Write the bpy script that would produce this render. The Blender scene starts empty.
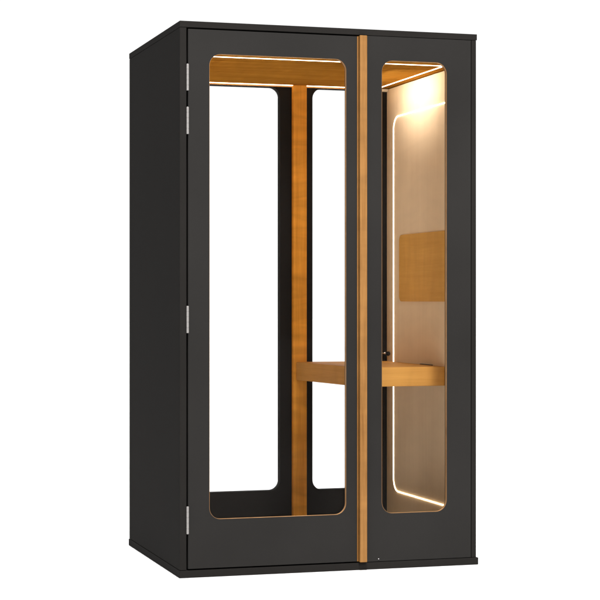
import bpy, bmesh, math, random
from mathutils import Vector, Matrix
random.seed(4)
S = bpy.context.scene
COL = S.collection

# ------------------------------------------------------------------ camera
cam_d = bpy.data.cameras.new('camera')
cam = bpy.data.objects.new('camera', cam_d); COL.objects.link(cam)
cam.location = (-1.6085, -6.8950, 1.100)
cam.rotation_euler = (math.radians(90), 0, math.radians(-16.971))
cam_d.sensor_width = 36
cam_d.lens = 1791 / 600 * 36
cam_d.shift_y = -0.65 / 600
cam_d.clip_end = 500
S.camera = cam

# ------------------------------------------------------------------ world: plain white studio
w = bpy.data.worlds.new('World'); S.world = w; w.use_nodes = True
wn = w.node_tree.nodes; wl = w.node_tree.links
bg = wn['Background']; bg.inputs['Strength'].default_value = 1.0
tc = wn.new('ShaderNodeTexCoord')
dot = wn.new('ShaderNodeVectorMath'); dot.operation = 'DOT_PRODUCT'
dot.inputs[1].default_value = (0.45, 0.893, 0.0)
wl.new(tc.outputs['Generated'], dot.inputs[0])
rmp = wn.new('ShaderNodeValToRGB')          # bright cyclorama behind the booth, dim studio on the other sides
rmp.color_ramp.elements[0].position = 0.25; rmp.color_ramp.elements[0].color = (0.07, 0.07, 0.07, 1)
rmp.color_ramp.elements[1].position = 0.70; rmp.color_ramp.elements[1].color = (1.1, 1.1, 1.1, 1)
wl.new(dot.outputs['Value'], rmp.inputs['Fac'])
wl.new(rmp.outputs['Color'], bg.inputs['Color'])

# ------------------------------------------------------------------ lamps
def lamp(name, kind, loc, target, energy, color=(1, 1, 1), **kw):
    d = bpy.data.lights.new(name, kind); d.energy = energy; d.color = color
    for k, v in kw.items(): setattr(d, k, v)
    o = bpy.data.objects.new(name, d); COL.objects.link(o); o.location = loc
    o.rotation_euler = (Vector(target) - Vector(loc)).to_track_quat('-Z', 'Y').to_euler()
    return o
lamp('overhead_studio_light', 'SUN', (0.12, -1.25, 6), (0.6, 0.5, 0), 3.6, (1, 0.995, 0.985), angle=math.radians(3))
lamp('front_softbox', 'AREA', (0.7, -5.4, 4.2), (0.7, 0, 1.1), 370, (1, 0.98, 0.955), shape='RECTANGLE', size=1.5, size_y=2.0)

S.view_settings.view_transform = 'Standard'
S.view_settings.look = 'None'
S.view_settings.exposure = 0
S.view_settings.gamma = 1

# ------------------------------------------------------------------ materials
def base_mat(name):
    m = bpy.data.materials.new(name); m.use_nodes = True
    nt = m.node_tree; return m, nt.nodes, nt.links, nt.nodes['Principled BSDF']

def coords(n, l, scale, rot=(0, 0, 0)):
    t = n.new('ShaderNodeTexCoord'); mp = n.new('ShaderNodeMapping')
    mp.inputs['Scale'].default_value = scale; mp.inputs['Rotation'].default_value = rot
    l.new(t.outputs['Object'], mp.inputs['Vector']); return mp.outputs['Vector']

def laminate(name, col, rough=0.62, spec=0.05, var=0.12):
    m, n, l, p = base_mat(name)
    v = coords(n, l, (1, 1, 1))
    a = n.new('ShaderNodeTexNoise'); a.inputs['Scale'].default_value = 1.7; a.inputs['Detail'].default_value = 4
    l.new(v, a.inputs['Vector'])
    r = n.new('ShaderNodeValToRGB')
    r.color_ramp.elements[0].position = .3; r.color_ramp.elements[1].position = .7
    r.color_ramp.elements[0].color = (*[c * (1 - var) for c in col], 1)
    r.color_ramp.elements[1].color = (*[c * (1 + var) for c in col], 1)
    l.new(a.outputs['Fac'], r.inputs['Fac']); l.new(r.outputs['Color'], p.inputs['Base Color'])
    f = n.new('ShaderNodeTexNoise'); f.inputs['Scale'].default_value = 420; f.inputs['Detail'].default_value = 2
    l.new(v, f.inputs['Vector'])
    b = n.new('ShaderNodeBump'); b.inputs['Strength'].default_value = .12; b.inputs['Distance'].default_value = .0006
    l.new(f.outputs['Fac'], b.inputs['Height']); l.new(b.outputs['Normal'], p.inputs['Normal'])
    rr = n.new('ShaderNodeMapRange'); rr.inputs['To Min'].default_value = rough - .06; rr.inputs['To Max'].default_value = rough + .08
    l.new(a.outputs['Fac'], rr.inputs['Value']); l.new(rr.outputs['Result'], p.inputs['Roughness'])
    p.inputs['Specular IOR Level'].default_value = spec
    return m

def wood(name, dark, light, axis=2, rough=0.45, spec=.3, contrast=1.0, fine=1.0, figure=.10):
    """long grain along the given object axis"""
    m, n, l, p = base_mat(name)
    ax = axis if isinstance(axis, tuple) else (axis,)
    sc = [26 * fine] * 3
    for k in ax: sc[k] = 0.9
    sf = [260 * fine] * 3
    for k in ax: sf[k] = 6
    sg = [3.0] * 3
    for k in ax: sg[k] = 11.0
    v = coords(n, l, sc); v2 = coords(n, l, sf)
    a = n.new('ShaderNodeTexNoise'); a.inputs['Scale'].default_value = 1; a.inputs['Detail'].default_value = 8
    a.inputs['Distortion'].default_value = .5; a.inputs['Roughness'].default_value = .68
    l.new(v, a.inputs['Vector'])
    b = n.new('ShaderNodeTexNoise'); b.inputs['Scale'].default_value = 1; b.inputs['Detail'].default_value = 3
    l.new(v2, b.inputs['Vector'])
    mx = n.new('ShaderNodeMath'); mx.operation = 'MULTIPLY_ADD'; mx.inputs[1].default_value = .3
    l.new(b.outputs['Fac'], mx.inputs[0])
    s = n.new('ShaderNodeMath'); s.operation = 'MULTIPLY'; s.inputs[1].default_value = .7
    l.new(a.outputs['Fac'], s.inputs[0]); l.new(s.outputs[0], mx.inputs[2])
    r = n.new('ShaderNodeValToRGB')
    r.color_ramp.elements[0].position = .5 - .17 / contrast; r.color_ramp.elements[1].position = .5 + .15 / contrast
    r.color_ramp.elements[0].color = (*dark, 1); r.color_ramp.elements[1].color = (*light, 1)
    l.new(mx.outputs[0], r.inputs['Fac'])
    g = n.new('ShaderNodeTexNoise'); g.inputs['Scale'].default_value = 1; g.inputs['Detail'].default_value = 3; g.inputs['Distortion'].default_value = 1.2
    l.new(coords(n, l, sg), g.inputs['Vector'])
    gm = n.new('ShaderNodeMapRange'); gm.inputs['From Min'].default_value = .3; gm.inputs['From Max'].default_value = .7
    gm.inputs['To Min'].default_value = 1 - figure; gm.inputs['To Max'].default_value = 1 + figure
    l.new(g.outputs['Fac'], gm.inputs['Value'])
    vm = n.new('ShaderNodeVectorMath'); vm.operation = 'SCALE'
    l.new(r.outputs['Color'], vm.inputs[0]); l.new(gm.outputs['Result'], vm.inputs['Scale'])
    l.new(vm.outputs['Vector'], p.inputs['Base Color'])
    bp = n.new('ShaderNodeBump'); bp.inputs['Strength'].default_value = .15; bp.inputs['Distance'].default_value = .0008
    l.new(mx.outputs[0], bp.inputs['Height']); l.new(bp.outputs['Normal'], p.inputs['Normal'])
    p.inputs['Roughness'].default_value = rough; p.inputs['Specular IOR Level'].default_value = spec
    return m

def plain(name, col, rough=.5, metal=0, spec=.5):
    m, n, l, p = base_mat(name)
    a = n.new('ShaderNodeTexNoise'); a.inputs['Scale'].default_value = 60
    l.new(coords(n, l, (1, 1, 1)), a.inputs['Vector'])
    r = n.new('ShaderNodeMapRange'); r.inputs['To Min'].default_value = rough * .85; r.inputs['To Max'].default_value = rough * 1.15
    l.new(a.outputs['Fac'], r.inputs['Value']); l.new(r.outputs['Result'], p.inputs['Roughness'])
    p.inputs['Base Color'].default_value = (*col, 1); p.inputs['Metallic'].default_value = metal
    p.inputs['Specular IOR Level'].default_value = spec
    return m

def emit(name, col, strength):
    m, n, l, p = base_mat(name)
    p.inputs['Base Color'].default_value = (.8, .75, .65, 1)
    p.inputs['Emission Color'].default_value = (*col, 1); p.inputs['Emission Strength'].default_value = strength
    return m

def glass(name):
    m = bpy.data.materials.new(name); m.use_nodes = True
    n = m.node_tree.nodes; l = m.node_tree.links; n.clear()
    o = n.new('ShaderNodeOutputMaterial'); mix = n.new('ShaderNodeMixShader')
    t = n.new('ShaderNodeBsdfTransparent'); t.inputs['Color'].default_value = (.995, .997, .996, 1)
    g = n.new('ShaderNodeBsdfGlossy'); g.inputs['Roughness'].default_value = .02
    fr = n.new('ShaderNodeFresnel'); fr.inputs['IOR'].default_value = 1.09
    l.new(fr.outputs['Fac'], mix.inputs['Fac'])
    l.new(t.outputs['BSDF'], mix.inputs[1]); l.new(g.outputs['BSDF'], mix.inputs[2])
    l.new(mix.outputs['Shader'], o.inputs['Surface'])
    return m

M = {
 'shell': laminate('charcoal_laminate', (.0214, .0202, .0192)),
 'shell_shaded': laminate('charcoal_laminate_shaded', (.0175, .0161, .0150), rough=.75, spec=.02),  # shell charcoal again, with the shade of the side put into the colour
 'felt': laminate('black_felt', (.016, .0145, .0135), rough=.9, spec=.1),
 'black': plain('black_rubber', (.006, .006, .006), .7, 0, .2),
 'handle': wood('oak_handle', (.200, .086, .020), (.340, .166, .050), 2, .5, .12, 1.1, .55, .10),
 'edge': wood('plywood_edge', (.24, .12, .045), (.38, .21, .095), 2, .7, .1),
 'post': wood('orange_oak_post', (.60, .232, .026), (.84, .375, .054), 2, .5, .06, 1, 1, .2),
 'ceil': wood('oak_ceiling', (.25, .100, .012), (.43, .190, .028), 0, .75, .0),
 'desk': wood('oak_desk', (.43, .200, .044), (.57, .285, .072), (0, 1), .55, .03, 1, 1, .06),
 'board': wood('oak_wall_board', (.60, .30, .055), (.72, .38, .080), 1, .6, .05, .8, .7, .06),
 'veneer': wood('pale_veneer', (.76, .58, .375), (.83, .655, .445), 2, .75, .03, .7, .7, .03),
 'cream': plain('cream_plastic', (.75, .66, .5), .5),
 'steel': plain('brushed_steel', (.31, .295, .285), .45, .3),
 'chrome': plain('chrome', (.8, .78, .78), .2, 1),
 'led': emit('warm_led', (1.0, .80, .58), 11.0),
 'ledc': emit('warm_ceiling_led', (1.0, .76, .48), 9.0),
 'lens': emit('warm_lamp_lens', (1.0, .82, .6), 4.0),
 'glass': glass('clear_glass'),
 'floor': plain('white_studio_floor', (.9, .9, .9), .9, 0, .05),
}

# ------------------------------------------------------------------ geometry helpers
def link(name, bm, mat, parent=None, bevel=0.0, seg=2, smooth=False):
    me = bpy.data.meshes.new(name)
    bmesh.ops.recalc_face_normals(bm, faces=bm.faces)
    bm.to_mesh(me); bm.free(); me.materials.append(mat)
    if smooth:
        for p in me.polygons: p.use_smooth = True
    o = bpy.data.objects.new(name, me); COL.objects.link(o)
    if parent: o.parent = parent
    if bevel:
        b = o.modifiers.new('bevel', 'BEVEL'); b.width = bevel; b.segments = seg
        b.limit_method = 'ANGLE'; b.angle_limit = math.radians(35); b.harden_normals = False
    return o

def box(bm, x0, x1, y0, y1, z0, z1):
    v = [bm.verts.new((x, y, z)) for x in (x0, x1) for y in (y0, y1) for z in (z0, z1)]
    for f in ((0, 1, 3, 2), (4, 6, 7, 5), (0, 4, 5, 1), (2, 3, 7, 6), (0, 2, 6, 4), (1, 5, 7, 3)):
        bm.faces.new([v[i] for i in f])
    return bm

def rrect(u0, u1, v0, v1, r, n=10):
    if r <= 0: return [(u0, v0), (u1, v0), (u1, v1), (u0, v1)]
    pts = []
    for cx, cy, a0 in ((u1 - r, v0 + r, -90), (u1 - r, v1 - r, 0), (u0 + r, v1 - r, 90), (u0 + r, v0 + r, 180)):
        for i in range(n + 1):
            a = math.radians(a0 + 90 * i / n)
            pts.append((cx + r * math.cos(a), cy + r * math.sin(a)))
    return pts

PL = {'y': lambda u, v, t: (u, t, v), 'x': lambda u, v, t: (t, u, v), 'z': lambda u, v, t: (u, v, t)}
def plate(bm, outer, holes, t0, t1, axis):
    """flat plate with holes; axis = its thickness direction"""
    P = PL[axis]; loops = [outer] + holes
    for t in (t0, t1):
        es = []
        for lp in loops:
            vs = [bm.verts.new(P(u, v, t)) for u, v in lp]
            es += [bm.edges.new((vs[i], vs[(i + 1) % len(vs)])) for i in range(len(vs))]
        bmesh.ops.triangle_fill(bm, use_beauty=True, use_dissolve=False, edges=es)
    for lp in loops:
        for i in range(len(lp)):
            a, b = lp[i], lp[(i + 1) % len(lp)]
            bm.faces.new([bm.verts.new(P(*a, t0)), bm.verts.new(P(*b, t0)), bm.verts.new(P(*b, t1)), bm.verts.new(P(*a, t1))])
    bmesh.ops.remove_doubles(bm, verts=bm.verts, dist=1e-6)
    return bm

def ring(bm, u0, u1, v0, v1, r, w, t0, t1, axis):
    """band of width w inside the rounded rectangle"""
    n = 10; P = PL[axis]
    o = rrect(u0, u1, v0, v1, r, n); i_ = rrect(u0 + w, u1 - w, v0 + w, v1 - w, max(r - w, .0015), n)
    k = len(o)
    A = [[bm.verts.new(P(*p, t)) for p in lp] for lp in (o, i_) for t in (t0, t1)]   # o0 o1 i0 i1
    for a in range(k):
        b = (a + 1) % k
        for p, q in ((0, 1), (1, 3), (3, 2), (2, 0)):
            bm.faces.new([A[p][a], A[p][b], A[q][b], A[q][a]])
    return bm

def lathe(bm, prof, origin, direction, n=20):
    d = Vector(direction).normalized(); q = Vector((0, 0, 1)).rotation_difference(d)
    rows = []
    for r, h in prof:
        rows.append([bm.verts.new(Vector(origin) + q @ Vector((max(r, 1e-5) * math.cos(2 * math.pi * i / n), max(r, 1e-5) * math.sin(2 * math.pi * i / n), h))) for i in range(n)])
    for a, b in zip(rows, rows[1:]):
        for i in range(n):
            bm.faces.new([a[i], a[(i + 1) % n], b[(i + 1) % n], b[i]])
    bm.faces.new(rows[0][::-1]); bm.faces.new(rows[-1])
    return bm

B = bmesh.new

# ------------------------------------------------------------------ the setting
fb = B(); box(fb, -60, 60, -40, 90, -.05, -.001)
fl = link('floor', fb, M['floor']); fl['kind'] = 'structure'

# ------------------------------------------------------------------ the booth
booth = bpy.data.objects.new('phone_booth', None); COL.objects.link(booth)
booth['label'] = 'charcoal office phone booth with glass door, tall oak handle and lit wooden interior'
booth['category'] = 'phone booth'

YB0, YB1 = .950, .992        # back wall
WX = 1.207                   # inner face of right wall
CZ = 2.078                   # underside of ceiling

# shell
link('roof', box(B(), 0.000, 1.264, 0.000, .996, 2.1755, 2.200), M['shell_shaded'], booth, .0012)
link('base', box(B(), -.0012, 1.2695, -.0005, 1.000, 0.000, .0285), M['shell_shaded'], booth, .0012)
link('side_panel', box(B(), 0.0005, .0268, .0005, YB1, .0305, 2.1740), M['shell_shaded'], booth, .0012)
link('side_panel', box(B(), 1.2395, 1.260, .0005, YB1, .0305, 2.1740), M['shell_shaded'], booth, .0012)

# left inner wall, floor, ceiling, right inner wall
lw = link('inner_wall', box(B(), .029, .050, .0505, .948, .060, CZ - .004), M['veneer'], booth, .001)
link('light_strip', ring(B(), .085, .855, .2205, 1.9380, .060, .0042, .0504, .0532, 'x'), M['led'], lw)  # unseen strip, added to brighten the right wall and post
link('floor_panel', box(B(), .029, 1.2375, .0505, .948, .0305, .058), M['felt'], booth, .001)
ceiling = link('ceiling', box(B(), .029, 1.2375, .0505, .948, CZ, 2.1735), M['ceil'], booth, .001)
rw = link('inner_wall', box(B(), WX, 1.2375, .0505, .948, .060, CZ - .004), M['veneer'], booth, .001)

# front: door, fixed panel, frame behind both
DW = (.121, .691, .2280, 2.0730); DR = .045
FW = (.846, 1.128, .2260, 2.0755); FR = .045
tw = .0009
def wide(w, e): return (w[0] - e, w[1] + e, w[2] - e, w[3] + e)
door = link('door', plate(B(), rrect(.0335, .738, .0345, 2.1690, 0), [rrect(*wide(DW, tw), DR + tw)], 0.0, .021, 'y'), M['shell'], booth, .001)
link('window_edge', ring(B(), *wide(DW, tw - .0002), DR + tw, tw, .0006, .0135, 'y'), M['edge'], door)
link('glass_pane', plate(B(), rrect(*wide(DW, .008), .05), [], .0225, .0265, 'y'), M['glass'], door)
for z0, z1 in ((1.925, 2.030), (1.753, 1.860), (.967, 1.074), (.173, .282)):
    h = B()
    lathe(h, [(.0040, 0), (.0050, .0015)] + [q for k in (1, 2, 3, 4) for q in ((.0050, (z1 - z0) * k / 5 - .0008), (.0041, (z1 - z0) * k / 5 - .0005), (.0041, (z1 - z0) * k / 5 + .0005), (.0050, (z1 - z0) * k / 5 + .0008))] + [(.0050, z1 - z0 - .0015), (.0040, z1 - z0)], (.0312, -.0020, z0), (0, 0, 1), 16)
    link('hinge', h, M['steel'], door, smooth=False)

fixed = link('front_panel', plate(B(), rrect(.7815, 1.2365, .0310, 2.1735, 0), [rrect(*wide(FW, tw), FR + tw)], 0.0, .021, 'y'), M['shell'], booth, .001)
link('window_edge', ring(B(), *wide(FW, tw - .0002), FR + tw, tw, .0006, .0135, 'y'), M['edge'], fixed)
link('glass_pane', plate(B(), rrect(*wide(FW, .008), .05), [], .0225, .0265, 'y'), M['glass'], fixed)
link('screw', lathe(B(), [(.0020, 0), (.0020, .0008), (.0012, .0012)], (.831, 0, .0415), (0, -1, 0), 12), M['chrome'], fixed)

link('front_frame', plate(B(), rrect(.0285, 1.2375, .0305, 2.1735, 0),
     [rrect(*wide(DW, .012), .05), rrect(*wide(FW, .012), .05)], .0275, .0495, 'y'), M['felt'], booth)

# handle: deep oak bar with a thinner strip beside it, a finger groove between
handle = link('handle', box(B(), .7442, .7752, -.0205, -.0002, .0330, 2.1715), M['handle'], door, .0025, 3)
link('grip_strip', box(B(), .7384, .7440, -.0012, .0200, .0345, 2.1690), M['handle'], handle, .0015)

# back wall with two windows
back = link('back_panel', plate(B(), rrect(.0285, 1.2375, .0305, 2.1735, 0),
     [rrect(*DW[:2], DW[2] , DW[3] - .006, DR), rrect(*FW[:2], FW[2], FW[3] - .008, FR)], YB0, YB1, 'y'), M['felt'], booth, .001)
link('glass_pane', plate(B(), rrect(.121, .691, .228, 2.067, DR), [], .985, .989, 'y'), M['glass'], back)
link('glass_pane', plate(B(), rrect(.846, 1.128, .226, 2.0675, FR), [], .985, .989, 'y'), M['glass'], back)
link('post', box(B(), .7450, .8090, .918, YB0 - .0005, .0585, CZ - .0005), M['post'], booth, .003, 3)

# desk: slightly tapered slab
def desk():
    bm = B(); z0, z1 = .7325, .8140
    pts = [(.757, .917), (.830, .212), (WX - .002, .212), (WX - .002, .949), (.811, .949), (.811, .917)]
    lo = [bm.verts.new((x, y, z0)) for x, y in pts]; hi = [bm.verts.new((x, y, z1)) for x, y in pts]
    bm.faces.new(lo[::-1]); bm.faces.new(hi)
    for i in range(len(pts)):
        j = (i + 1) % len(pts); bm.faces.new([lo[i], lo[j], hi[j], hi[i]])
    return bm
dk = link('desk', desk(), M['desk'], booth, .003, 3)
# cable slot cover where desk meets wall
bm = B(); box(bm, WX - .0120, WX - .0025, .350, .490, .8143, .8168)
link('cable_cover', bm, M['black'], dk, .002)

# right wall fittings
link('wall_board', plate(B(), rrect(.075, .768, 1.0905, 1.3920, .028), [], WX - .006, WX - .0005, 'x'), M['board'], rw, .001)
link('light_strip', ring(B(), .085, .855, .2205, 1.9380, .060, .0034, WX - .0028, WX - .0004, 'x'), M['led'], rw)
# coat knob on the back wall beside the corner
kn = link('knob', lathe(B(), [(.003, 0), (.0085, .002), (.0105, .008), (.0090, .014), (.004, .0175)], (1.190, .905, .8500), (.55, -.8, -.05)), M['black'], back, smooth=True)
link('knob_stem', lathe(B(), [(.0045, 0), (.0040, .03), (.0050, .042)], (1.166, .9495, .8530), (.52, -.9, -.05)), M['chrome'], kn, smooth=True)

# ceiling lights
link('light_strip', ring(B(), .095, 1.160, .098, .938, .022, .0055, CZ - .0025, CZ - .0003, 'z'), M['ledc'], ceiling)
link('ceiling_trim', box(B(), .052, 1.140, .9385, .9495, CZ - .009, CZ - .0003), M['edge'], ceiling, .0008)
link('corner_diffuser', box(B(), 1.142, WX - .001, .925, .9495, CZ - .015, CZ - .0035), M['cream'], ceiling, .001)  # cream corner block standing in for the bright end of the back LED line
spot = link('ceiling_spotlight', plate(B(), rrect(.920, .955, .35, .65, .008), [], CZ - .016, CZ - .0003, 'z'), M['cream'], ceiling, .001)
link('lamp_lens', plate(B(), rrect(.926, .949, .36, .64, .004), [], CZ - .0172, CZ - .0162, 'z'), M['lens'], spot)
lamp('wall_washer', 'AREA', (.945, .50, CZ - .030), (WX, .50, 2.000), .85, (1, .93, .85), shape='RECTANGLE', size=.40, size_y=.02, spread=math.radians(90))
wwl = bpy.data.objects['wall_washer']
d = (Vector((WX, .50, 2.000)) - wwl.location).normalized(); zax = -d; xax = Vector((0, 1, 0)); yax = zax.cross(xax).normalized()
wwl.rotation_euler = Matrix((xax, yax, zax)).transposed().to_euler()
